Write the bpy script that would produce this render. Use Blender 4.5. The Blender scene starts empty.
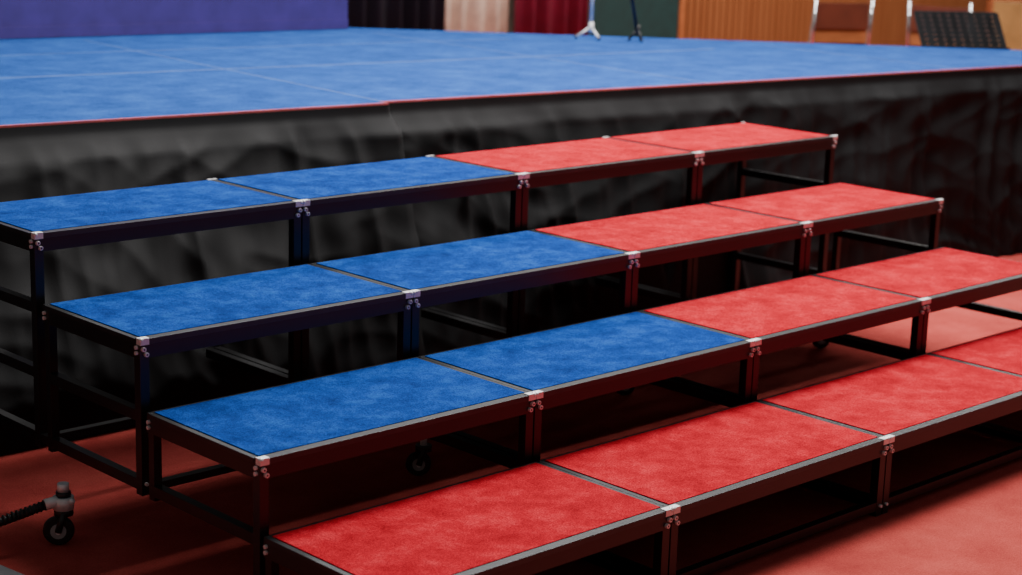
import bpy, bmesh, math, random
from mathutils import Vector, Matrix, noise
random.seed(4)
S=bpy.context.scene
COL=S.collection
# ---------------------------------------------------------------- materials
def nt(name):
    m=bpy.data.materials.new(name); m.use_nodes=True
    t=m.node_tree; b=t.nodes['Principled BSDF']
    return m,t,b
def simple(name,col,rough=.5,metal=0,spec=.5,bump=0,bscale=200):
    m,t,b=nt(name)
    n=t.nodes.new('ShaderNodeTexNoise'); n.inputs['Scale'].default_value=8; n.inputs['Detail'].default_value=5
    tc=t.nodes.new('ShaderNodeTexCoord'); t.links.new(tc.outputs['Object'],n.inputs['Vector'])
    r=t.nodes.new('ShaderNodeValToRGB')
    r.color_ramp.elements[0].position=.3; r.color_ramp.elements[1].position=.7
    r.color_ramp.elements[0].color=(*[c*.82 for c in col],1); r.color_ramp.elements[1].color=(*[min(1,c*1.12) for c in col],1)
    t.links.new(n.outputs['Fac'],r.inputs['Fac']); t.links.new(r.outputs['Color'],b.inputs['Base Color'])
    b.inputs['Roughness'].default_value=rough; b.inputs['Metallic'].default_value=metal
    b.inputs['Specular IOR Level'].default_value=spec
    if bump:
        n2=t.nodes.new('ShaderNodeTexNoise'); n2.inputs['Scale'].default_value=bscale; n2.inputs['Detail'].default_value=3
        t.links.new(tc.outputs['Object'],n2.inputs['Vector'])
        bp=t.nodes.new('ShaderNodeBump'); bp.inputs['Strength'].default_value=bump; bp.inputs['Distance'].default_value=.003
        t.links.new(n2.outputs['Fac'],bp.inputs['Height']); t.links.new(bp.outputs['Normal'],b.inputs['Normal'])
    return m
def carpet(name,dark,mid,light,patch=10,fine=170,bumpd=.005,contrast=(.32,.5,.68),fa=(.45,1.5),sheen=.05):
    m,t,b=nt(name)
    L=t.links.new
    g=t.nodes.new('ShaderNodeNewGeometry')
    n=t.nodes.new('ShaderNodeTexNoise'); n.inputs['Scale'].default_value=patch; n.inputs['Detail'].default_value=10; n.inputs['Roughness'].default_value=.74
    L(g.outputs['Position'],n.inputs['Vector'])
    r=t.nodes.new('ShaderNodeValToRGB'); e=r.color_ramp.elements
    e[0].position=contrast[0]; e[0].color=(*dark,1); e[1].position=contrast[2]; e[1].color=(*light,1)
    k=e.new(contrast[1]); k.color=(*mid,1)
    L(n.outputs['Fac'],r.inputs['Fac'])
    f=t.nodes.new('ShaderNodeTexNoise'); f.inputs['Scale'].default_value=fine; f.inputs['Detail'].default_value=4; f.inputs['Roughness'].default_value=.75
    L(g.outputs['Position'],f.inputs['Vector'])
    mr=t.nodes.new('ShaderNodeMapRange'); mr.inputs['From Min'].default_value=.3; mr.inputs['From Max'].default_value=.7; mr.inputs['To Min'].default_value=fa[0]; mr.inputs['To Max'].default_value=fa[1]
    L(f.outputs['Fac'],mr.inputs['Value'])
    mx=t.nodes.new('ShaderNodeVectorMath'); mx.operation='SCALE'
    L(r.outputs['Color'],mx.inputs[0]); L(mr.outputs['Result'],mx.inputs['Scale'])
    L(mx.outputs[0],b.inputs['Base Color'])
    b.inputs['Roughness'].default_value=.95; b.inputs['Specular IOR Level'].default_value=.05
    b.inputs['Sheen Weight'].default_value=sheen; b.inputs['Sheen Roughness'].default_value=.5
    b.inputs['Sheen Tint'].default_value=(*light,1)
    ad=t.nodes.new('ShaderNodeMath'); ad.operation='MULTIPLY_ADD'
    L(n.outputs['Fac'],ad.inputs[0]); ad.inputs[1].default_value=3.0; L(f.outputs['Fac'],ad.inputs[2])
    bp=t.nodes.new('ShaderNodeBump'); bp.inputs['Strength'].default_value=.8; bp.inputs['Distance'].default_value=bumpd
    L(ad.outputs[0],bp.inputs['Height']); L(bp.outputs['Normal'],b.inputs['Normal'])
    return m
M={}
M['blue']=carpet('blue_carpet',(.003,.026,.15),(.005,.050,.27),(.016,.10,.41))
M['red']=carpet('red_carpet',(.32,.005,.012),(.48,.010,.022),(.64,.032,.046))
M['stage_blue']=carpet('stage_blue_carpet',(.014,.058,.23),(.022,.085,.33),(.035,.13,.44),patch=6,sheen=.03)
M['floor']=carpet('floor_red_carpet',(.36,.045,.040),(.45,.064,.054),(.54,.09,.074),patch=3,fine=160,fa=(.75,1.2),sheen=.02)
M['frame']=simple('black_painted_steel',(.007,.0065,.007),.36,.0,.45)
M['rim']=simple('worn_dark_aluminium_trim',(.050,.052,.055),.40,.7)
M['silver']=simple('zinc_bracket',(.76,.76,.76),.42,.35)
M['chrome']=simple('chrome',(.8,.8,.8),.2,.9)
M['rubber']=simple('black_rubber',(.010,.010,.010),.45)
M['matte']=simple('matte_black_paint',(.006,.006,.007),.7,0,.2)
M['hub']=simple('grey_plastic_hub',(.3,.3,.3),.5)
M['edge']=simple('pinkish_red_edge_tape',(.62,.11,.10),.8)
M['deck']=simple('plywood_deck',(.02,.016,.015),.8)
M['seam']=simple('pale_seam_tape',(.10,.18,.43),.8)
M['skirt']=simple('black_skirt_fabric',(.0065,.0065,.007),.75,0,.22,.12,180)
M['purple']=simple('purple_backdrop_vinyl',(.045,.022,.17),.7)
M['navy']=simple('navy_curtain_fabric',(.003,.005,.018),.85)
M['beige']=simple('beige_curtain_fabric',(.90,.85,.68),.9)
M['maroon']=simple('maroon_velvet',(.20,.005,.035),.8)
M['green']=simple('dark_green_board_paint',(.004,.038,.036),.7)
M['wall']=simple('cream_wall_paint',(.5,.45,.36),.8)
M['woodchair']=simple('orange_varnished_wood',(.44,.145,.05),.4)
M['wooddark']=simple('red_brown_varnished_wood',(.15,.035,.018),.4)
M['woodyellow']=simple('yellow_wood',(.5,.25,.08),.45)
M['grey']=simple('dark_grey_case_plastic',(.04,.04,.045),.55)
def woodmat():
    m,t,b=nt('wall_wood_panelling'); L=t.links.new
    g=t.nodes.new('ShaderNodeNewGeometry'); mp=t.nodes.new('ShaderNodeMapping'); mp.inputs['Scale'].default_value=(6,6,.5)
    L(g.outputs['Position'],mp.inputs['Vector'])
    n=t.nodes.new('ShaderNodeTexNoise'); n.inputs['Scale'].default_value=2; n.inputs['Detail'].default_value=6; L(mp.outputs['Vector'],n.inputs['Vector'])
    r=t.nodes.new('ShaderNodeValToRGB'); r.color_ramp.elements[0].color=(.22,.068,.02,1); r.color_ramp.elements[1].color=(.38,.15,.055,1)
    L(n.outputs['Fac'],r.inputs['Fac']); L(r.outputs['Color'],b.inputs['Base Color']); b.inputs['Roughness'].default_value=.45
    return m
M['woodwall']=woodmat()
# ---------------------------------------------------------------- builder
class B:
    def __init__(s,mats): s.bm=bmesh.new(); s.mats=mats
    def _mi(s,faces,mat):
        i=s.mats.index(mat)
        for f in faces: f.material_index=i
    def box(s,x0,x1,y0,y1,z0,z1,mat,rot=None):
        r=bmesh.ops.create_cube(s.bm,size=1)
        c=Vector(((x0+x1)/2,(y0+y1)/2,(z0+z1)/2))
        M4=Matrix.Translation(c)@(rot if rot else Matrix.Identity(4))@Matrix.Diagonal((x1-x0,y1-y0,z1-z0,1))
        bmesh.ops.transform(s.bm,matrix=M4,verts=r['verts'])
        s._mi({f for v in r['verts'] for f in v.link_faces},mat)
    def cyl(s,a,b,rad,mat,seg=14,rad2=None):
        a=Vector(a);b=Vector(b);d=b-a
        r=bmesh.ops.create_cone(s.bm,cap_ends=True,segments=seg,radius1=rad,radius2=rad if rad2 is None else rad2,depth=d.length)
        q=d.to_track_quat('Z','Y').to_matrix().to_4x4()
        bmesh.ops.transform(s.bm,matrix=Matrix.Translation((a+b)/2)@q,verts=r['verts'])
        fs={f for v in r['verts'] for f in v.link_faces}
        s._mi(fs,mat)
        for f in fs:
            if len(f.verts)==4: f.smooth=True
    def sph(s,c,rad,mat,sc=(1,1,1)):
        r=bmesh.ops.create_uvsphere(s.bm,u_segments=14,v_segments=9,radius=rad)
        bmesh.ops.transform(s.bm,matrix=Matrix.Translation(c)@Matrix.Diagonal((*sc,1)),verts=r['verts'])
        fs={f for v in r['verts'] for f in v.link_faces}
        s._mi(fs,mat)
        for f in fs:f.smooth=True
    def torus(s,c,axis,R,r,mat,n=28,k=10):
        q=Vector(axis).to_track_quat('Z','Y')
        vs=[]
        for i in range(n):
            a=2*math.pi*i/n; row=[]
            for j in range(k):
                p=2*math.pi*j/k
                v=Vector(((R+r*math.cos(p))*math.cos(a),(R+r*math.cos(p))*math.sin(a),r*math.sin(p)))
                row.append(s.bm.verts.new(q@v+Vector(c)))
            vs.append(row)
        fs=[]
        for i in range(n):
            for j in range(k):
                f=s.bm.faces.new((vs[i][j],vs[(i+1)%n][j],vs[(i+1)%n][(j+1)%k],vs[i][(j+1)%k])); f.smooth=True; fs.append(f)
        s._mi(fs,mat)
    def tube(s,pts,rad,mat,seg=10):
        for a,b in zip(pts[:-1],pts[1:]): s.cyl(a,b,rad,mat,seg)
        for p in pts[1:-1]: s.sph(p,rad,mat)
    def done(s,name,loc=(0,0,0),bevel=0,rotz=0):
        bmesh.ops.recalc_face_normals(s.bm,faces=s.bm.faces)
        me=bpy.data.meshes.new(name); s.bm.to_mesh(me); s.bm.free()
        for m in s.mats: me.materials.append(M[m])
        o=bpy.data.objects.new(name,me); COL.objects.link(o); o.location=loc; o.rotation_euler[2]=rotz
        if bevel:
            md=o.modifiers.new('bevel','BEVEL'); md.width=bevel; md.segments=2; md.limit_method='ANGLE'; md.angle_limit=math.radians(50)
        return o
def caster(b,c,ax=(1,0,0),r=.032,top=.12):
    c=Vector(c);ax=Vector(ax).normalized(); z=Vector((0,0,1)); w=c+z*r
    b.cyl(w-ax*.013,w+ax*.013,r-.006,'rubber',28); b.torus(w,ax,r-.012,.012,'rubber')
    b.cyl(w-ax*.0155,w+ax*.0155,r*.5,'hub',18); b.cyl(w-ax*.024,w+ax*.024,.007,'silver',10)
    fw=Vector((-ax.y,ax.x,0))*.016
    for s in (-1,1):
        o=ax*.0195*s
        b.cyl(w+o,w+o+z*(r+.012)+fw,.010,'rubber',10)
    b.cyl(w+z*(r+.002)+fw,w+z*(r+.022)+fw,.028,'rubber',18)
    b.cyl(w+z*(r+.01)+fw,Vector((w.x+fw.x,w.y+fw.y,top)),.012,'silver',12)
    return w+fw
# ---------------------------------------------------------------- risers
X=[0,1,2.0367,3.0552,4.012]
Y=[0,.5532,1.1195,1.6956]
Z=[.2565,.4606,.6642,.8716]
DM=.536; P=.032
def riser(k,j):
    w=X[j+1]-X[j]-.004; h=Z[k]; d=DM
    c='blue' if (k>0 and j<2) else 'red'
    b=B(['frame','rim',c,'silver','deck','rubber','hub'])
    hh=.056
    b.box(0,w,0,P,h-hh,h-.012,'frame'); b.box(0,w,d-P,d,h-hh,h-.008,'frame')
    b.box(0,P,P,d-P,h-hh,h-.008,'frame'); b.box(w-P,w,P,d-P,h-hh,h-.008,'frame')
    b.box(.001,w-.001,-.004,.025,h-.015,h+.001,'rim')
    b.box(.001,w-.001,d-.013,d,h-.011,h,'rim')
    b.box(-.001,.015,.025,d-.013,h-.013,h-.0005,'rim'); b.box(w-.015,w+.001,.025,d-.013,h-.013,h-.0005,'rim')
    b.box(.015,w-.015,.025,d-.013,h-.022,h-.010,'deck')
    b.box(.0165,w-.0165,.0265,d-.0145,h-.0105,h+.0025,c)
    zb=.0 if k<2 else .205
    for x in (0,w-P):
        b.box(x+.001,x+P-.001,.001,P-.001,zb+.006,h-hh,'frame')
        b.box(x+.001,x+P-.001,.001,P-.001,zb,zb+.008,'rubber')
        if k==0:
            b.box(x+.003,x+P-.003,d-P+.003,d-.003,.0,h-hh,'frame')
        elif (k==3 and ((x>0 and j==3) or (x==0 and j==0))):
            b.box(x+.001,x+P-.001,d-P+.001,d-.001,.006,h-hh,'frame'); b.box(x+.001,x+P-.001,d-P+.001,d-.001,0,.008,'rubber')
        elif (x==0 and j==0) or (x>0 and j==3):
            b.box(x+.003,x+P-.003,d-P+.003,d-.003,.205,h-hh,'frame')
    lv=[Z[m]-.022 for m in range(k)]
    for z in lv:
        for x in (0,w-P):
            outer=(x==0 and j==0) or (x>0 and j==3)
            if outer or z<.3:
                b.box(x+.002,x+P-.002,P,d-.003,z-.016,z+.016,'frame')
    if k>=2:
        if k==2:
            for x in (0,w-P): b.box(x+.004,x+P-.004,d-.004,Y[3]-Y[2],Z[0]-.036,Z[0]-.010,'frame')
        b.box(P,w-P,.002,P-.002,Z[0]-.045,Z[0]-.022,'frame')
    if k==2:
        cc={0:None,1:(.125,.10),2:(.35,.33),3:(.56,.30)}[j]
        if cc:
            b.box(P,w-P,cc[1],cc[1]+.03,.205,.23,'frame')
            caster(b,(cc[0],cc[1],0),(-.6,-.8,0),r=.043,top=.208)
    if k==0:
        for x in (0,w-P): b.box(x+.002,x+P-.002,P,d-P,.022,.045,'frame')
        b.box(P,w-P,.002,P-.002,.018,.048,'frame')
    for x,sx in ((0,1),(w,-1)):
        for y,sy in ((0,1),(d,-1)):
            if sy<0 and (k<3): continue
            q=.6 if sy<0 else 1
            yb=y-.0055*sy*q
            x0,x1=sorted((x-.001*sx,x+.028*sx*q))
            y0,y1=sorted((yb,y+.016*sy*q))
            b.box(x0,x1,y0,y1,h-.016,h+.0035,'silver')
            b.sph((x+.004*sx,y,h-.002),.008*q,'silver')
        xb=x+.014*sx
        for dz,dx in ((.028,-.004*sx),(.044,.005*sx)):
            b.cyl((xb+dx,-.009,h-dz),(xb+dx,.002,h-dz),.0068,'silver',12)
            b.cyl((xb+dx,-.0098,h-dz),(xb+dx,-.0088,h-dz),.003,'frame',6)
        b.cyl((xb,-.007,zb+.034),(xb,.002,zb+.034),.0055,'silver',12)
        if (j==0 and sx>0) or (j==3 and sx<0):
            for yy in (.013,d-.013):
                for dz in (.024,.040):
                    b.cyl((x-.007*sx,yy,h-dz),(x+.002*sx,yy,h-dz),.006,'silver',12)
    return b.done('carpeted_choir_riser',(X[j]+.002,Y[k],0),bevel=.0018)
for k in range(4):
    for j in range(4): riser(k,j)
# ---------------------------------------------------------------- main stage
ZS=.79+.2565
N0=Vector((2.10,2.575)); ang=math.atan(-.114)
u=Vector((math.cos(ang),math.sin(ang))); v=Vector((-u.y,u.x))
FL=[Vector((-3.4,3.108)),Vector((2.09,2.553))]
FR=[Vector((2.09,2.600)),Vector((7.95,1.932))]
BR=Vector((4.35,5.68)); BL=Vector((-3.4,6.42))
poly=[FL[0],FL[1],FR[0],FR[1],BR,BL]
b=B(['stage_blue','deck','edge','seam'])
def prism(bld,pts,z0,z1,mat,matside=None):
    lo=[bld.bm.verts.new((p[0],p[1],z0)) for p in pts]; hi=[bld.bm.verts.new((p[0],p[1],z1)) for p in pts]
    fs=[bld.bm.faces.new(hi)]; bld._mi(fs,mat)
    sd=[bld.bm.faces.new(lo[::-1])]
    n=len(pts)
    for i in range(n): sd.append(bld.bm.faces.new((lo[i],lo[(i+1)%n],hi[(i+1)%n],hi[i])))
    bld._mi(sd,matside or mat)
prism(b,poly,ZS-.007,ZS,'stage_blue','edge')
prism(b,poly,ZS-.03,ZS-.0075,'deck')
inner=[p+(Vector((2.5,4.3))-p).normalized()*.05 for p in poly]
prism(b,inner,0,ZS-.031,'deck')
def strip(a,c,w,z,h,mat):
    a=Vector(a);c=Vector(c);d=(c-a).normalized(); n=Vector((-d.y,d.x))*w/2
    prism(b,[a-n,c-n,c+n,a+n],z,z+h,mat)
strip(FL[0]+Vector((0,.008)),FL[1]+Vector((0,.008)),.012,ZS-.002,.0032,'edge')
strip(FR[0]+Vector((0,.008)),FR[1]+Vector((-.01,.008)),.012,ZS-.002,.0032,'edge')
for q,w in ((1.40,.016),(2.35,.010)):
    o=N0+v*q; strip(o-u*5.2,o+u*(4.3-q*.8),w,ZS-.0035,.0045,'seam')
for s_ in (-3.6,-1.8,0,1.85,3.7):
    o=N0+u*s_; strip(o+v*.03,o+v*min(3.0,max(.6,5.2-abs(s_+.0))),.008,ZS-.0038,.0045,'seam')
b.done('main_stage_platform')
def ridge(x): return 1-2*abs(x)
def skirt_pts(path,name,seed=0,z1=ZS-.008,amp=1.0,slant=None):
    L=[0]
    for a,c in zip(path[:-1],path[1:]): L.append(L[-1]+(Vector(c)-Vector(a)).length)
    tot=L[-1]; nu=int(tot/.014); nv=80
    bm=bmesh.new(); rows=[]
    for i in range(nu+1):
        s=tot*i/nu
        for q in range(len(L)-1):
            if s<=L[q+1]+1e-9: break
        a=Vector(path[q]);c=Vector(path[q+1]);d=(c-a).normalized(); p=a+d*(s-L[q]); n=Vector((d.y,-d.x))
        col=[]
        for r in range(nv+1):
            t=r/nv; z=z1*(1-t)+.004*t
            dn=min(1,t*1.8); up=min(1,max(0,(t-.035)*14))
            wv=.35*noise.noise(Vector((s*.9+seed,z*1.3,9.1)))
            f1=noise.noise(Vector((s*1.7+seed+wv*2,z*.45,1.3+seed)))
            f2=ridge(noise.noise(Vector((s*7.0+seed+wv*2,z*.6,4.1))))
            f3=ridge(noise.noise(Vector((s*3.0-z*4.5+wv*4,z*3.0+s*1.1,7.7+seed))))
            f4=ridge(noise.noise(Vector((s*2.6+z*5.0+wv*4,z*2.8-s*.9,2.2+seed))))
            f5=noise.noise(Vector((s*14,z*9,3.3+seed)))
            off=.008+up*(.022+dn*(.030+.05*f1+.024*f2)+.015*f2+.014*f3+.014*f4+.003*f5)
            off=max(off*amp,.003)
            if slant: off+=slant(p.x)*t**1.15
            pp=p+n*off
            if -.02<pp.x<4.02: pp.y=max(pp.y,2.245)
            col.append(bm.verts.new((pp.x,pp.y,z)))
        rows.append(col)
    for i in range(nu):
        for r in range(nv):
            f=bm.faces.new((rows[i][r],rows[i+1][r],rows[i+1][r+1],rows[i][r+1])); f.smooth=True
    me=bpy.data.meshes.new(name); bm.to_mesh(me); bm.free(); me.materials.append(M['skirt'])
    o=bpy.data.objects.new(name,me); COL.objects.link(o)
    return o
skirt_pts([FL[0],FL[1],FL[1]+Vector((.004,.05))],'stage_skirt',seed=3,slant=lambda x:.52-.16*max(-1,x))
skirt_pts([FR[0],FR[1],BR],'stage_skirt',seed=11,slant=lambda x:max(0,.20-.05*(x-2)) )
# ---------------------------------------------------------------- room
b=B(['floor']); b.box(-9,22,-8,13,-.05,0,'floor'); b.done('floor')
b=B(['wall']); b.box(-9,22,9.62,9.8,0,5.2,'wall'); b.done('wall_north')
b=B(['wall']); b.box(21.8,22,-8,9.6,0,5.2,'wall'); b.done('wall_east')
b=B(['wall']); b.box(-9,-8.8,-8,9.6,0,5.2,'wall'); b.done('wall_west')
b=B(['woodwall'])
x=12.02
while x<21.6:
    b.box(x,x+.085,9.56,9.60,.0,2.4,'woodwall'); x+=.11
b.box(12.0,21.7,9.59,9.615,0,2.42,'woodwall'); b.done('wood_wall_panelling',bevel=.004)
def curtain(name,x0,x1,y,mat,wl,amp,z1=3.2):
    bm=bmesh.new(); n=int((x1-x0)/.012); rows=[]
    for i in range(n+1):
        x=x0+(x1-x0)*i/n
        yy=y+amp*math.sin(2*math.pi*x/wl+1.2*math.sin(x*3.1))+.3*amp*math.sin(x*41)
        rows.append([bm.verts.new((x,yy,.02)),bm.verts.new((x,yy*.7+.3*y,z1))])
    for i in range(n):
        f=bm.faces.new((rows[i][0],rows[i+1][0],rows[i+1][1],rows[i][1])); f.smooth=True
    me=bpy.data.meshes.new(name); bm.to_mesh(me); bm.free(); me.materials.append(M[mat])
    o=bpy.data.objects.new(name,me); COL.objects.link(o)
    md=o.modifiers.new('s','SOLIDIFY'); md.thickness=.004
curtain('navy_curtain',5.6,8.46,9.40,'navy',.22,.05)
curtain('beige_curtain',8.48,9.32,9.44,'beige',.20,.03)
curtain('maroon_curtain',9.34,10.40,9.40,'maroon',.24,.04)
b=B(['green','woodchair']); b.box(10.52,11.90,9.50,9.55,.1,2.3,'green')
b.box(10.44,10.52,9.48,9.56,.05,2.38,'green');b.box(11.90,11.97,9.48,9.56,.05,2.38,'woodchair');b.box(10.44,11.97,9.48,9.56,2.3,2.38,'green');b.box(10.44,11.97,9.48,9.56,.0,.1,'green')
b.done('green_notice_board',bevel=.004)
d=(BR-BL).normalized(); b=B(['purple','frame'])
Lb=(BR-BL).length-.08
b.box(0,Lb,.0,.03,.06,2.4,'purple'); b.box(0,Lb,-.008,.04,0,.06,'purple')
for q in range(0,8): b.box(q*Lb/7-.02 if q else 0,min(Lb,q*Lb/7+.02),.03,.07,0,2.4,'frame')
b.done('purple_backdrop_screen',(BL.x,BL.y-.12,ZS+.004),rotz=math.atan2(d.y,d.x))
# ---------------------------------------------------------------- background props
def micstand(name,loc,h,lean=0,mat='chrome',rr=.10):
    b=B([mat,'rubber'])
    for a in (0.3,2.4,4.5):
        ex=(rr*math.cos(a),rr*math.sin(a),.012)
        b.cyl((0,0,.075),ex,.008,mat); b.sph(ex,.010,'rubber')
    b.cyl((0,0,.04),(0,0,.10),.016,mat)
    b.cyl((0,0,.05),(lean*.5,0,h*.5),.011,mat); b.cyl((lean*.5,0,h*.5),(lean,0,h),.007,mat)
    b.sph((lean*.5,0,h*.5),.016,'rubber')
    b.cyl((lean,0,h),(lean+.1,.0,h+.06),.012,'rubber')
    b.done(name,loc)
micstand('microphone_stand',(5.19,4.38,ZS+.002),1.3,rr=.09,mat='silver')
micstand('microphone_stand',(5.34,4.14,ZS+.002),1.3,lean=-.35,mat='rubber',rr=.05)
def chairstack(loc,rz):
    b=B(['woodchair','chrome','wooddark'])
    for n in range(5):
        z=n*.10; y=n*.02
        b.box(-.2,.2,-.2+y,.2+y,.44+z,.455+z,'wooddark')
        b.box(-.2,.2,.19+y,.205+y,.62+z,.80+z,'woodchair' if n%2 else 'wooddark')
        for x in (-.215,.215):
            b.tube([(x,-.21+y,.0+z),(x,-.19+y,.43+z),(x,.19+y,.43+z),(x,.225+y,.84+z)],.011,'chrome')
            b.tube([(x,.24+y,.0+z),(x,.15+y,.43+z)],.011,'chrome')
    b.done('stacked_wooden_chairs',loc,rotz=rz)
chairstack((8.00,4.72,0),math.radians(150))
chairstack((8.55,4.05,0),math.radians(110))
b=B(['woodchair','woodyellow','frame'])
b.box(0,.9,0,.5,0.05,1.25,'woodchair'); b.box(.02,.44,-.018,0,.1,1.2,'woodyellow'); b.box(.46,.88,-.018,0,.1,1.2,'woodyellow'); b.box(.0,.9,0,.5,0,.05,'frame')
b.box(-.02,.92,-.02,.52,1.25,1.28,'woodchair')
for x in (.41,.49): b.sph((x,-.03,.7),.014,'frame')
b.done('wooden_cupboard',(9.35,4.2,0),bevel=.004,rotz=math.radians(-55))
b=B(['woodyellow','woodchair','wooddark']); 
b.box(0,.6,0,.45,0,1.08,'wooddark'); b.box(-.03,.63,-.06,.48,1.10,1.14,'woodchair',Matrix.Rotation(math.radians(10),4,'X')); b.box(.05,.55,-.015,0,.1,.95,'woodyellow')
b.done('wooden_lectern',(8.45,2.75,0),bevel=.004,rotz=math.radians(-50))
b=B(['matte'])
for a in (.5,2.6,4.7): b.cyl((0,0,.22),(.27*math.cos(a),.27*math.sin(a),.012),.008,'matte')
b.cyl((0,0,.1),(0,0,.98),.011,'matte')
R=Matrix.Rotation(math.radians(-42),4,'X')
for q in range(9):
    zz=-.15+q*.0375
    p=R@Vector((0,0,zz)); b.box(-.27,.27,p.y-.002,p.y+.002,1.12+p.z-.0155,1.12+p.z+.0155,'matte',R)
for q in range(10):
    xx=-.265+q*.0589; b.box(xx-.018,xx+.018,-.002,.002,1.12-.16,1.12+.16,'matte',R)
p=R@Vector((0,-.03,-.16)); b.box(-.27,.27,p.y-.03,p.y+.03,1.12+p.z-.003,1.12+p.z+.003,'matte',R)
b.done('music_stand',(7.24,3.12,0),rotz=math.radians(-35))
# ---------------------------------------------------------------- caster outrigger
b=B(['rubber','hub','silver','frame'])
w=caster(b,(-.105,1.405,0),(-.55,-.83,0),r=.046,top=.185)
b.cyl((w.x,w.y,.112),(w.x,w.y,.150),.030,'silver',18); b.cyl((w.x,w.y,.150),(w.x,w.y,.165),.022,'rubber',16)
b.cyl((w.x,w.y,.165),(w.x,w.y,.19),.017,'silver',12)
b.cyl((w.x,w.y,.14),(w.x-.055,w.y+.012,.132),.017,'silver',12)
b.sph((w.x+.01,w.y-.030,.14),.010,'silver')
b.tube([(w.x-.045,w.y+.01,.134),(w.x-.12,w.y+.03,.112),(w.x-.25,w.y+.07,.08),(w.x-.55,w.y+.1,.02)],.013,'rubber')
for q in range(16):
    t=q/16; pz=Vector((w.x-.055-.2*t,w.y+.012+.055*t,.131-.05*t)); b.torus(pz,(-1,.25,-.2),.013,.0035,'rubber',12,6)
b.done('swivel_caster_with_cable')
b=B(['grey','rubber'])
b.box(-.42,0,-.5,0,.0,.075,'grey'); b.box(-.425,.005,-.505,.005,.03,.04,'rubber')
b.done('equipment_case',(-.40,1.235,0),bevel=.012,rotz=math.radians(8))
# ---------------------------------------------------------------- lights
def area(name,loc,tgt,sx,sy,pw,col=(1,1,1)):
    l=bpy.data.lights.new(name,'AREA'); l.shape='RECTANGLE'; l.size=sx; l.size_y=sy; l.energy=pw; l.color=col
    o=bpy.data.objects.new(name,l); COL.objects.link(o); o.location=loc
    o.rotation_euler=(Vector(tgt)-Vector(loc)).to_track_quat('-Z','Y').to_euler()
area('ceiling_light_stairs',(3.0,1.9,5.4),(2.2,.9,0),2.6,1.4,560,(1,.97,.95))
area('ceiling_light_stage',(4.5,5.2,5.4),(4,3.6,0),5,1.6,280,(1,.97,.96))
area('ceiling_light_side',(6.6,1.9,5.4),(5.2,.4,0),2.6,1.4,250,(1,.96,.94))
area('ceiling_light_rear',(12.5,5,5.2),(12,8,1),4,2,540,(1,.94,.88))
W=bpy.data.worlds.new('World'); S.world=W; W.use_nodes=True
W.node_tree.nodes['Background'].inputs[0].default_value=(.95,.97,1,1); W.node_tree.nodes['Background'].inputs[1].default_value=.13
# ---------------------------------------------------------------- camera
cd=bpy.data.cameras.new('camera'); cam=bpy.data.objects.new('camera',cd); COL.objects.link(cam)
cam.location=(-2.567,-3.0198,1.6667+.2565); cam.rotation_euler=(1.3484,-.03,-.7617)
cd.sensor_width=36; cd.lens=1766.65/1022*36
cd.dof.use_dof=True; cd.dof.focus_distance=5.2; cd.dof.aperture_fstop=2.7
S.camera=cam
